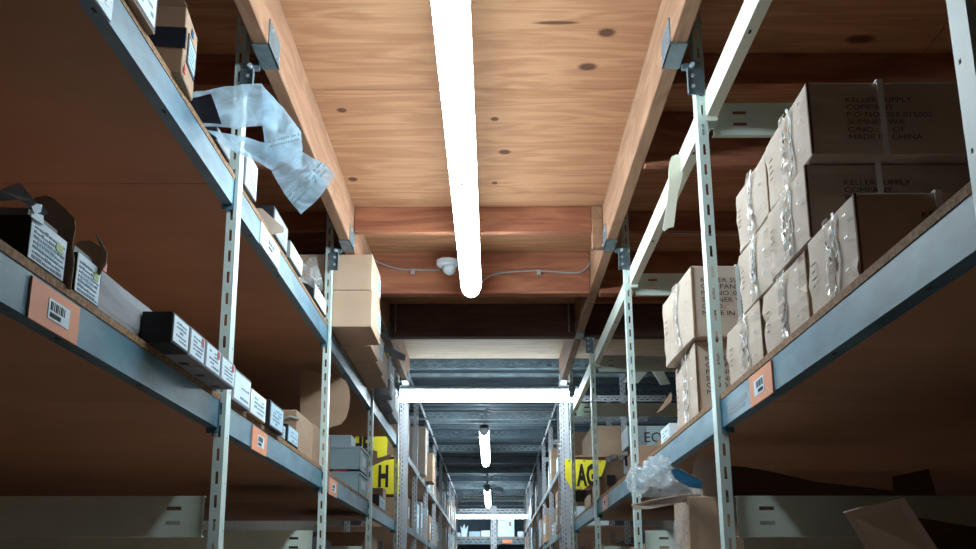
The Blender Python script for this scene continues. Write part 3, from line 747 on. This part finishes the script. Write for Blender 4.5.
film([[(187, 93, 3.0), (225, 86, 3.0), (262, 84, 3.0), (276, 100, 3.0)], [(196, 110, 3.02), (225, 108, 3.02), (264, 108, 3.02), (278, 122, 3.02)], [(205, 127, 3.0), (235, 127, 3.0), (266, 126, 3.0), (278, 138, 3.0)]], M_poly, bag, 'film', sd=1)
film([[(262, 84, 3.0), (262, 110, 2.99), (264, 135, 2.98), (266, 158, 2.97)], [(284, 108, 2.98), (284, 128, 2.97), (285, 148, 2.96), (285, 163, 2.95)], [(301, 131, 2.96), (302, 145, 2.95), (303, 158, 2.94), (303, 170, 2.93)]], M_poly, bag, 'film', sd=2)
film([[(207, 130, 3.02), (212, 134, 3.02), (218, 138, 3.02), (224, 146, 3.02)], [(246, 137, 2.95), (254, 146, 2.95), (262, 158, 2.94), (270, 168, 2.93)], [(300, 150, 2.9), (296, 162, 2.9), (286, 170, 2.9), (272, 172, 2.9)], [(322, 162, 2.88), (308, 176, 2.87), (296, 188, 2.86), (284, 193, 2.86)], [(337, 176, 2.87), (325, 190, 2.86), (313, 203, 2.85), (302, 215, 2.85)]], M_poly, bag, 'film', sd=3)
wp = MB(); rnd0 = random.Random(5)
for row in range(3):
    for k in range(22):
        if rnd0.random() < .25: continue
        a = PY(288 + k * 1.65 + row * 3.2, 197 - k * 1.7 + row * 3.0, 2.835) - bag.location; hh = rnd0.uniform(.002, .0045)
        wp.box(a.x - .0016, a.x + .0016, a.y - .001, a.y, a.z - hh, a.z + hh)
part('warning_print', wp, M_bin, bag); wp = MB()
for row in range(2):
    for k in range(18):
        if rnd0.random() < .25: continue
        a = PY(270 + k * 1.7, 141 - k * .4 + row * 5, 2.915) - bag.location; hh = rnd0.uniform(.002, .0045)
        wp.box(a.x - .0016, a.x + .0016, a.y - .001, a.y, a.z - hh, a.z + hh)
part('warning_print', wp, M_bin, bag)
film([[(188, 98, 2.99), (211, 93, 2.98)], [(202, 122, 2.99), (222, 124, 2.98)]], M_navy, bag, 'dark_label', 4, .002)
rl = thing('tape_reel', 'dark red reel with a white rim inside the plastic bag', 'reel', PY(198, 118, 3.03))
part('reel', MB().tube([(0, -.012, 0), (0, .02, 0)], .022, 18), M_red, rl); part('rim', MB().tube([(.023 * math.cos(a * PI / 8), -.014, .027 * math.sin(a * PI / 8)) for a in range(17)], .002, 6), M_white, rl)
t = label_box('dark_box', 'dark box just under the plastic bag at the left upper shelf edge', -1, -.855, 3.12, 3.30, Zu, Zu + .05, .2, M_black, M_cardg, lines=1)
label_box('printed_box', 'pale printed box standing behind the first left upright, upper shelf', -1, -.85, 3.50, 3.68, Zu, Zu + .13, .25, M_cardg, M_white, M_blueprint, lines=5)
t = label_box('dark_box', 'dark box with pale end beside a raised brown flap, left upper shelf', -1, -.855, 4.02, 4.32, Zu, Zu + .11, .28, M_black, M_bin, lines=2)
sheet('flap', None, None, [(255, 208, 4.0), (262, 208, 4.0), (271, 216, 4.0), (284, 227, 4.0), (284, 232, 4.0), (272, 234, 4.0), (262, 222, 4.0)], .003, M_card2, parent=t)
label_box('label_box', 'small box with a teal edged label, left upper shelf', -1, -.85, 4.36, 4.66, Zu, Zu + .075, .2, M_cardg, M_white, M_green, lines=4)
bg = thing('clear_bag', 'crumpled clear plastic bag before the second left upright, upper shelf', 'bag', PY(308, 278, 4.95))
film([[(298, 262, 5.0), (304, 264, 5.0), (310, 258, 5.0), (316, 256, 5.0)], [(296, 272, 4.98), (304, 270, 4.96), (312, 266, 4.96), (319, 265, 4.98)], [(300, 278, 4.95), (307, 278, 4.93), (314, 276, 4.93), (321, 280, 4.95)], [(304, 283, 4.97), (310, 286, 4.97), (317, 288, 4.97), (321, 291, 4.99)]], M_clear, bg, 'film', 5, .016, 7)
label_box('dark_box', 'dark box with a white label against the second left upright, upper shelf', -1, -.855, 5.02, 5.42, Zu, Zu + .085, .16, M_black, M_white, M_navy, lines=3)
G = 'plain brown cartons stacked over the aisle'
plain_carton('brown_carton', 'clean brown carton on top of the stack under the left joist', -1, -.65, 5.63, 6.07, Zu + .205, Zu + .405, .46, M_card3, group=G, tape=False, amp=.002, lab=(.1, .45, .3, .8))
plain_carton('brown_carton', 'clean brown carton below the top one of the stack by the second left upright', -1, -.645, 5.62, 6.08, Zu, Zu + .20, .46, M_card3, group=G, tape=False, amp=.002, lab=(.1, .45, .3, .8))
plain_carton('brown_carton', 'brown carton overhanging the aisle, just behind the two carton stack', -1, -.70, 6.12, 6.55, Zu, Zu + .21, .42, M_card3, group=G, tape=False, amp=.002, lab=(-.3, .2, .3, .8))
plain_carton('brown_carton', 'brown carton overhanging the aisle, second behind the two carton stack', -1, -.715, 6.58, 7.0, Zu, Zu + .21, .42, M_card3, group=G, tape=False, amp=.002, lab=(-.3, .2, .3, .8))
plain_carton('brown_carton', 'brown carton overhanging the aisle, third behind the two carton stack', -1, -.73, 7.03, 7.45, Zu, Zu + .20, .42, M_card3, group=G, tape=False, amp=.002)
plain_carton('grey_board_carton', 'dull grey carton standing at the back behind the clear plastic bag', -1, -1.15, 5.62, 6.05, Zu, Zu + .42, .4, M_cardg, tape=False)
plain_carton('white_carton', 'pale open carton with torn bottom beyond the brown stack, upper shelf', -1, -.74, 7.76, 7.97, Zu, Zu + .12, .4, M_cardg, tape=False)
plain_carton('grey_carton', 'tall grey carton on the left upper shelf beyond the third upright', -1, -.78, 8.0, 8.5, Zu, Zu + .34, .3, M_cardg, lab=(-.2, .2, .3, .7))
plain_carton('grey_carton', 'tall grey carton farthest on the left upper shelf before the crosswise light', -1, -.80, 8.6, 9.2, Zu, Zu + .25, .3, M_cardg, lab=(-.2, .2, .3, .7))
sheet('cardboard_flap', 'long grey cardboard strip jutting over the aisle from the left upper shelf', 'cardboard', [(378, 346, 7.9), (384, 344, 7.9), (406, 355, 7.95), (405, 361, 7.95), (390, 356, 7.9), (381, 357, 7.9)], .006, M_cardg)
sheet('yellow_tape', 'small strip of yellow tape on the grey cardboard strip', 'tape', [(380, 352, 7.89), (389, 353, 7.89), (389, 356, 7.89), (380, 355, 7.89)], .002, M_yellow)
for k in range(6):
    y = 5.62 + k * .31
    label_box('label_box', ['small label box under the first overhanging carton, second left upright', 'small label box second in the row under the overhanging cartons', 'small label box third in the row under the overhanging cartons', 'small label box fourth in the row under the overhanging cartons', 'small label box fifth in the row under the overhanging cartons', 'small label box last in the row under the overhanging cartons'][k], -1, -.862, y, y + .28, Zu - .118, Zu - .045, .002, M_bin, M_white, lines=3, group='shelf edge label cards on the upper beam', cat='label') if False else None

# ------------------------------------------------------------------ right side odds and ends
dg = thing('rubber_strip', 'cream rubber strip with a rounded end hung over the white top beam', 'strip', PY(672, 230, 4.05))
pts = [(672, 157), (676, 155), (680, 155), (683, 158), (684, 166), (682, 180), (678, 195), (676, 210), (674, 227), (669, 228), (665, 231), (663, 229), (667, 205), (669, 185), (669, 170), (670, 162)]
part('strip', MB().prism([PY(u, v, 3.93) - dg.location for u, v in pts], (0, .008, 0)), M_glove, dg)
# tall carton with plastic bag between first and second uprights, lower level
tc = thing('tall_carton', 'tall open brown carton standing below the right shelf behind the first upright', 'carton', (.79, 4.35, 0.452), PI)
me = puff(.2, .34, 1.38, 3, .008, 5); me.materials.append(M_card); link('body', me, tc)
def px_part(parent, name, px, th, m):
    pts_ = [PY(*q_) for q_ in px]; inv = (Matrix.Translation(parent.location) @ Matrix.Rotation(parent.rotation_euler.z, 4, 'Z')).inverted()
    pts_ = [inv @ q_ for q_ in pts_]; c = sum(pts_, Vector()) / len(pts_); n_ = Vector()
    for i in range(len(pts_)): n_ += (pts_[i] - c).cross(pts_[(i + 1) % len(pts_)] - c)
    return part(name, MB().prism(pts_, n_.normalized() * th), m, parent)
tc.location = (.735, 4.35, 0.452)
px_part(tc, 'flap', [(694, 462, 4.3), (698, 454, 4.3), (718, 461, 4.3), (722, 500, 4.3), (698, 500, 4.3), (690, 488, 4.3)], .005, M_card2)
px_part(tc, 'side_flap', [(631, 505, 4.15), (652, 500, 4.15), (690, 494, 4.2), (702, 493, 4.25), (700, 499, 4.25), (680, 503, 4.2), (650, 509, 4.15), (634, 510, 4.15)], .004, M_card2)
film([[(676, 505, 4.12), (684, 502, 4.12), (690, 506, 4.12)], [(672, 530, 4.12), (682, 528, 4.12), (686, 530, 4.12)], [(670, 560, 4.12), (678, 560, 4.12), (684, 560, 4.12)]], M_clear, bag, 'x', 3, .004) if False else None
hb = thing('hanging_film', 'grey plastic film hanging down the side of the tall brown carton', 'bag', PY(680, 520, 4.11))
film([[(678, 503, 4.12), (684, 502, 4.12), (689, 506, 4.12)], [(673, 525, 4.10), (682, 524, 4.10), (688, 526, 4.12)], [(671, 565, 4.12), (680, 565, 4.12), (686, 565, 4.12)]], M_clear, hb, 'film', 4, .006, 9)
cb = thing('crumpled_bag', 'crumpled clear plastic bag with a blue sleeve on the tall carton flap', 'bag', PY(660, 498, 4.15))
def blob(u, v, Y, rx, ry, rz_, sd, amp, name, m):
    bm = bmesh.new(); bmesh.ops.create_icosphere(bm, subdivisions=4, radius=1)
    c = PY(u, v, Y) - cb.location
    for vv in bm.verts:
        p_ = vv.co.copy(); a = 1 + amp * (abs(noise.noise(p_ * 2.3 + Vector((sd, 0, 0)))) * 1.6 - .4) + amp * .6 * noise.noise(p_ * 6 + Vector((sd, 0, 0)))
        vv.co = Vector((p_.x * rx * a, p_.y * ry * a, p_.z * rz_ * a)) + c
    me = bpy.data.meshes.new(name); bm.to_mesh(me); bm.free(); me.materials.append(m)
    return link(name, me, cb)
blob(658, 472, 4.15, .055, .045, .058, 1, .32, 'bunched_top', M_clear)
blob(637, 481, 4.15, .040, .035, .055, 2, .3, 'loose_corner', M_clear)
film([[(640, 470, 4.1), (662, 462, 4.1), (684, 470, 4.1), (702, 484, 4.12)], [(632, 484, 4.1), (660, 480, 4.07), (686, 484, 4.08), (703, 490, 4.12)], [(630, 496, 4.12), (655, 498, 4.1), (684, 495, 4.1), (703, 496, 4.12)]], M_clear, cb, 'film', 6, .012, 4)
sheet('blue_sleeve', None, None, [(671, 470, 4.04), (678, 468, 4.04), (702, 482, 4.05), (702, 489, 4.05), (690, 487, 4.04), (675, 478, 4.04)], .01, M_blue, parent=cb)
# open carton at bottom right, loose dark sheets on the lower level
oc = thing('open_carton', 'open brown carton with one raised lit flap, bottom right corner', 'carton', (1.0, 2.95, 0.452))
part('body', MB().box(0, .5, 0, .004, 0, 1.08).box(0, .5, .4, .404, 0, 1.08).box(0, .004, 0, .4, 0, 1.08).box(.496, .5, 0, .4, 0, 1.08).box(0, .5, 0, .4, 0, .004), M_card, oc)
px_part(oc, 'raised_flap', [(843, 513, 2.8), (903, 497.5, 2.8), (944, 560, 2.95), (872, 560, 2.95)], .004, M_card2)  # paler board than the body: the flap's lit look is in its colour
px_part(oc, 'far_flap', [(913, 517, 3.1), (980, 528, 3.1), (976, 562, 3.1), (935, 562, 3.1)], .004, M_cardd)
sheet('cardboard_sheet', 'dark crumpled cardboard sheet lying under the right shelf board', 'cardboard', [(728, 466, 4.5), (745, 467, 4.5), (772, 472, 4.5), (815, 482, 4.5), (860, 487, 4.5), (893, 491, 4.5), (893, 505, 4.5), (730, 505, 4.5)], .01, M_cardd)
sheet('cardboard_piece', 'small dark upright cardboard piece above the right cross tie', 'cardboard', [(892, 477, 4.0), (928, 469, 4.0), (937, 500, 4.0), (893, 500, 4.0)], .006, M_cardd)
t = keller('large printed carton below the cross tie at the bottom right', 3.62, 4.0, 1.152, .43, X=.86, d=.55, seedv=11, ts=.026, tx=.05, tape=False, textz=.38)
t['group'] = ''; del t['group']
plain_carton('brown_carton', 'brown carton under the large printed one at the bottom right', 1, .86, 3.62, 4.0, .452, 1.151, .55, M_card)
plain_carton('brown_carton', 'brown carton low between the second and third right uprights', 1, .78, 5.75, 6.5, 0.452, 1.72, .5, M_card)
plain_carton('brown_carton', 'brown carton low beyond the third right upright', 1, .78, 7.9, 8.8, 0.452, 1.8, .5, M_card)
plain_carton('brown_carton', 'plain brown carton on the shelf under the brown box beam, behind the clear bag', 1, .95, 5.8, 6.35, Zd, Zd + .23, .6, M_card)
# right lower shelf between second upright and the column
sheet('cardboard_flap', 'bent cardboard flap sticking out beside the lower large strapped carton', 'cardboard', [(656, 413, 4.75), (660, 408, 4.75), (671, 392, 4.75), (672, 397, 4.75), (671, 402, 4.75), (661, 411, 4.75)], .004, M_card)
label_box('label_box', 'small white box below the large strapped cartons on the shelf edge', 1, .73, 4.52, 4.75, Zd, Zd + .07, .3, M_white, M_white, lines=3)
t = plain_carton('brown_carton', 'long brown carton on the right shelf behind the yellow board', 1, .98, 10.82, 12.0, 2.756, 3.05, .9, M_card, tape=False)
# blue box with dark letters far behind
bx_ = thing('blue_box', 'pale blue box with dark letters lying far behind the large strapped cartons', 'box', PY(648, 474, 6.4))
link('body', bevelled(B(0, .22, 0, .3, 0, .115), 'body', M_bin, .003, 1), bx_)
text('EOI', .085, M_ink, bx_, (-.02, -.0005, .02), (1, 0, 0), (0, 0, 1), name='letters')
part('dark_panel', B(-.11, 0, .0, .3, 0, .115), M_beam_inner, bx_)
bx_.location.z = 2.30 
plain_carton('brown_carton', 'brown carton carrying the pale blue lettered box', 1, .85, 6.36, 6.95, Zd, 2.298, .6, M_card, tape=False)
AGs = sign('yellow board with the bold black letters AG beside the right column', [(565, 459), (606, 460.5), (605, 473), (583, 489.5), (571, 488), (565, 478)], 10.40, [('AG', 577.5, 485)], .46, .27, [(569, 461), (584, 461), (600, 461.5)])
# wooden-faced display board with hinges and black cards behind the second right upright
hw = thing('hardware_board', 'cardboard display with two door hinges and black cards, beyond the third right upright', 'display', PY(620, 490, 7.9))
def hp(u, v, Y=7.9): return PY(u, v, Y) - hw.location
part('backing', MB().prism([hp(609, 455), hp(634, 455), hp(634, 500), hp(600, 504), (hp(600, 480))], (0, .01, 0)), M_card, hw)
for (u, v) in ((614, 457), (621, 458), (608, 460)):
    q = hp(u, v, 7.88); part('hinge', MB().box(q.x - .02, q.x + .02, q.y - .004, q.y, q.z - .018, q.z + .018), M_conduit, hw)
    part('screw', MB().tube([(q.x, q.y - .006, q.z), (q.x, q.y - .012, q.z)], .010), M_slotsteel, hw)
q = hp(627, 467, 7.88); part('white_card', B(q.x - .025, q.x + .02, q.y - .004, q.y, q.z - .05, q.z + .05), M_white, hw)
for (u, v, Y) in ((611, 480, 7.86), (629, 461, 7.86)):
    q = hp(u, v, Y); part('black_card', B(q.x - .03, q.x + .03, q.y - .004, q.y, q.z - .035, q.z + .035), M_black, hw)
bk = thing('black_card', 'black square card hanging below the yellow AG board', 'card', PY(581, 496, 9.7))
part('card', B(-.05, .05, 0, .01, -.05, .05), M_black, bk); part('hook', MB().tube([(0, 0, .05), (0, 0, .08)], .004), M_conduit, bk)
plain_carton('brown_carton', 'brown carton on the right lower shelf just past the third upright', 1, .80, 8.3, 8.9, Zd, Zd + .2, .5, M_card)
plain_carton('brown_carton', 'brown carton on the right lower shelf right below the yellow AG board', 1, .80, 9.1, 9.7, Zd, Zd + .16, .5, M_card)

# ------------------------------------------------------------------ far racks beyond the timber floor
YF = [10.75, 12.1, 14.1, 16.1, 18.1, 20.1, 22.1, 24.1, 26.1]
def far_rack(s):
    X = LX + .03 if s < 0 else RX + .0
    t = thing('slotted_rack', 'far %s row of white slotted-angle racking beyond the crosswise tube light' % ('left' if s < 0 else 'right'), 'rack')
    for i, y in enumerate(YF):
        for dx in (0, s * .55):
            mb = MB(); x = X + dx - (.05 if s < 0 else 0)
            M = Matrix(((1, 0, 0, x), (0, 1, 0, y), (0, 0, 1, 0), (0, 0, 0, 1)))
            mb.plate(M, 3.56, .05, .003, [(.013, 0), (.036, .5)], .05 if i < 4 else .1, .026 if i < 4 else .05, .009)
            xx = X + dx; mb.box(xx - .0015, xx + .0015, y, y + .04, 0, 3.56)
            part('upright', mb, M_slotsteel, t)
        M = Matrix(((0, 0, 1, X if s > 0 else X - 1.0), (0, 1, 0, y - .004), (1, 0, 0, 3.28), (0, 0, 0, 1)))
        mb = MB(); mb.plate(M, 1.0, .06, .003, [(.02, 0), (.042, .5)], .06, .03, .009); part('cross_tie', mb, M_slotsteel, t)
        M = Matrix(((0, 0, 1, X if s > 0 else X - 1.0), (0, 1, 0, y - .004), (1, 0, 0, 1.62), (0, 0, 0, 1)))
        mb = MB(); mb.plate(M, 1.0, .06, .003, [(.02, 0), (.042, .5)], .06, .03, .009); part('cross_tie', mb, M_slotsteel, t)
    for i in range(len(YF) - 1):
        y0, y1 = YF[i] + .042, YF[i + 1] - .003
        for z in (2.02, 2.69, 3.50):
            M = Matrix(((0, 1, 0, X), (0, 0, 1, y0), (1, 0, 0, z), (0, 0, 0, 1)))
            mb = MB(); mb.plate(M, y1 - y0, .06, .003, [(.018, 0), (.042, .5)], .08, .04, .009); part('shelf_beam', mb, M_slotsteel if z > 3.3 else M_beam_inner, t)
        for z in (2.07, 2.74):
            xa, xb = X + s * .004, X + s * .9
            part('shelf_board', B(min(xa, xb), max(xa, xb), y0, y1, z, z + .012), M_boardu, t)
    return t
far_rack(-1); far_rack(1)
# cartons on the far shelves (each its own thing; no detail separates them in the photograph)
rnd = random.Random(3)
fm = [M_card, M_card, M_card2, M_cardg, M_bin, M_card, M_white]
proto = {}
ORD = 'first second third fourth fifth sixth seventh eighth ninth tenth eleventh twelfth thirteenth fourteenth fifteenth sixteenth seventeenth eighteenth nineteenth twentieth twenty-first twenty-second twenty-third twenty-fourth twenty-fifth twenty-sixth twenty-seventh twenty-eighth twenty-ninth thirtieth'.split()
def small_box(s, X, y, z, d, w_, h, m, label, group):
    k = m.name
    if k not in proto:
        me = bevelled(B(-1, 0, -.5, .5, 0, 1), 'body', m, .01, 1); lb = B(0, .004, -.2, .2, .3, .7).mesh('label', M_white)
        proto[k] = (me, lb)
    t = thing('shelf_carton', label, 'carton', (X, y, z), PI if s > 0 else 0, group)
    a = link('body', proto[k][0], t); a.scale = (d, w_, h)
    b = link('label', proto[k][1], t); b.scale = (d, w_, h)
for s in (-1, 1):
    X0 = (LX + .03 if s < 0 else RX)
    for lev, (z, hmax) in enumerate(((2.084, .5), (2.754, .55))):
        y = 11.0; cnt = 0
        while y < 25.8:
            w_ = rnd.uniform(.28, .62)
            if s < 0 and lev == 1 and 12.0 < y + w_ and y < 14.05: y += w_; continue
            if any(y < yy < y + w_ + .06 for yy in YF): y += .12; continue
            if rnd.random() < .84:
                h = rnd.uniform(.16, hmax * (.9 if lev else 1))
                cnt += 1; cname = {'brown cardboard': 'brown', 'pale cardboard': 'pale brown', 'grey lined cardboard': 'grey', 'grey blue plastic': 'grey blue', 'white label': 'white'}
                nm = 'far small cartons on the %s %s shelf beyond the crosswise light' % ('left' if s < 0 else 'right', ('lower', 'upper')[lev])
                if s > 0 and lev == 1 and y < 12.1: y += w_; continue
                small_box(s, X0 - s * rnd.uniform(-.08, .03), y + w_ / 2, z, rnd.uniform(.3, .45), w_ * .92, h, (mm := rnd.choice(fm)), '%s carton, %s from the near end of the far %s %s shelf' % (cname[mm.name], ORD[cnt - 1], 'left' if s < 0 else 'right', ('lower', 'upper')[lev]), nm)
            y += w_
plain_carton('brown_carton', 'brown carton with an orange sticker jutting from the far left upper shelf', -1, -.74, 13.5, 14.0, 2.754, 3.1, .3, M_card, tape=False)
o = C.objects[-1]
part('orange_sticker', B(.004, .006, -.15, .1, .05, .17), M_orange, [x for x in C.objects if x.get('label', '').startswith('brown carton with an orange sticker')][0])
plain_carton('brown_carton', 'narrow tall brown carton just before the orange stickered one, far left', -1, -.78, 12.6, 13.0, 2.754, 3.3, .2, M_card2, tape=False)

# end rack closing the aisle
er = thing('end_rack', 'rack closing the far end of the aisle behind the last tube light', 'rack', (0, 29.3, 0))
def hp_(x0, x1, z, wd, name, m, dy=0, hl=.08):
    M = Matrix(((0, 0, 1, x0), (0, 1, 0, dy), (1, 0, 0, z), (0, 0, 0, 1))); mb = MB(); mb.plate(M, x1 - x0, wd, .004, [(wd * .3, 0), (wd * .7, .5)], hl * 1.6, hl * .8, wd * .16); part(name, mb, m, er)
for x in (-1.4, -.06, 1.25):
    M = Matrix(((1, 0, 0, x), (0, 1, 0, -.01), (0, 0, 1, 0), (0, 0, 0, 1))); mb = MB(); mb.plate(M, 3.6, .15, .004, [(.04, 0), (.11, .5)], .12, .06, .02); part('upright', mb, M_slotsteel, er)
hp_(-1.4, 1.4, 3.36, .15, 'top_beam', M_slotsteel); hp_(-1.4, 1.4, 2.60, .17, 'shelf_beam', M_beam_inner)
part('shelf_board', B(-1.4, 1.4, 0, 1.2, 2.77, 2.79), M_boardu, er)
part('back_panel', B(-1.6, 1.6, 1.25, 1.27, 0, 3.5), M_wallfar, er)
part('orange_tag', B(.24, .5, -.02, -.012, 2.62, 2.72), M_orange, er)
def end_item(name, label, cat, x0, x1, h, m, d=.4):
    t = thing(name, label, cat, ((x0 + x1) / 2, 29.35, 2.79)); w2 = (x1 - x0) / 2
    link('body', bevelled(B(-w2, w2, 0, d, 0, h), 'body', m, .01, 1), t); return t
end_item('white_box', 'small white box leftmost on the end rack shelf', 'box', -1.0, -.86, .11, M_white)
t = end_item('white_tray', 'white tray of crumpled paper second from left on the end rack shelf', 'tray', -.84, -.68, .12, M_white)
part('crumpled_paper', MB().prism([(-.08, .1, .12), (.08, .1, .12), (.1, .1, .3), (.03, .1, .2), (0, .1, .34), (-.05, .1, .22), (-.11, .1, .3)], (0, .1, 0)), M_white, t)
end_item('pale_box', 'low pale box left of the central post on the end rack shelf', 'box', -.64, -.34, .14, M_blueprint)
end_item('pale_box', 'low pale box touching the central post of the end rack', 'box', -.32, -.08, .16, M_white)
t = end_item('notice', 'tall white panel with small marks right of the central post, end rack', 'notice', .11, .56, .60, M_white, .05)
part('mark', MB().box(-.15, -.02, -.004, 0, .42, .44).box(.05, .18, -.004, 0, .46, .50).box(.08, .14, -.004, 0, .28, .38), M_card, t)
end_item('white_box', 'small white box at the right end of the end rack shelf', 'box', .64, .80, .14, M_white)
# flat V shaped truss plate seen between the uprights on the right
vt = thing('truss_plate', 'pale V shaped bracket under the dark metal deck above the right rack', 'bracket', PY(645, 380, 10.6))
def vp(u, v): return PY(u, v, 10.6) - vt.location
part('wing', MB().prism([vp(623, 382), vp(632, 370), vp(648, 371), vp(638, 383)], (0, .02, 0)), M_topbeam, vt)
part('wing', MB().prism([vp(652, 371), vp(664, 372), vp(670, 384), vp(661, 385)], (0, .02, 0)), M_topbeam, vt)
part('hole_strip', MB().prism([vp(632, 366), vp(662, 366), vp(662, 371), vp(632, 371)], (0, .02, 0)), M_deckmetal, vt)
bpy.context.view_layer.update()
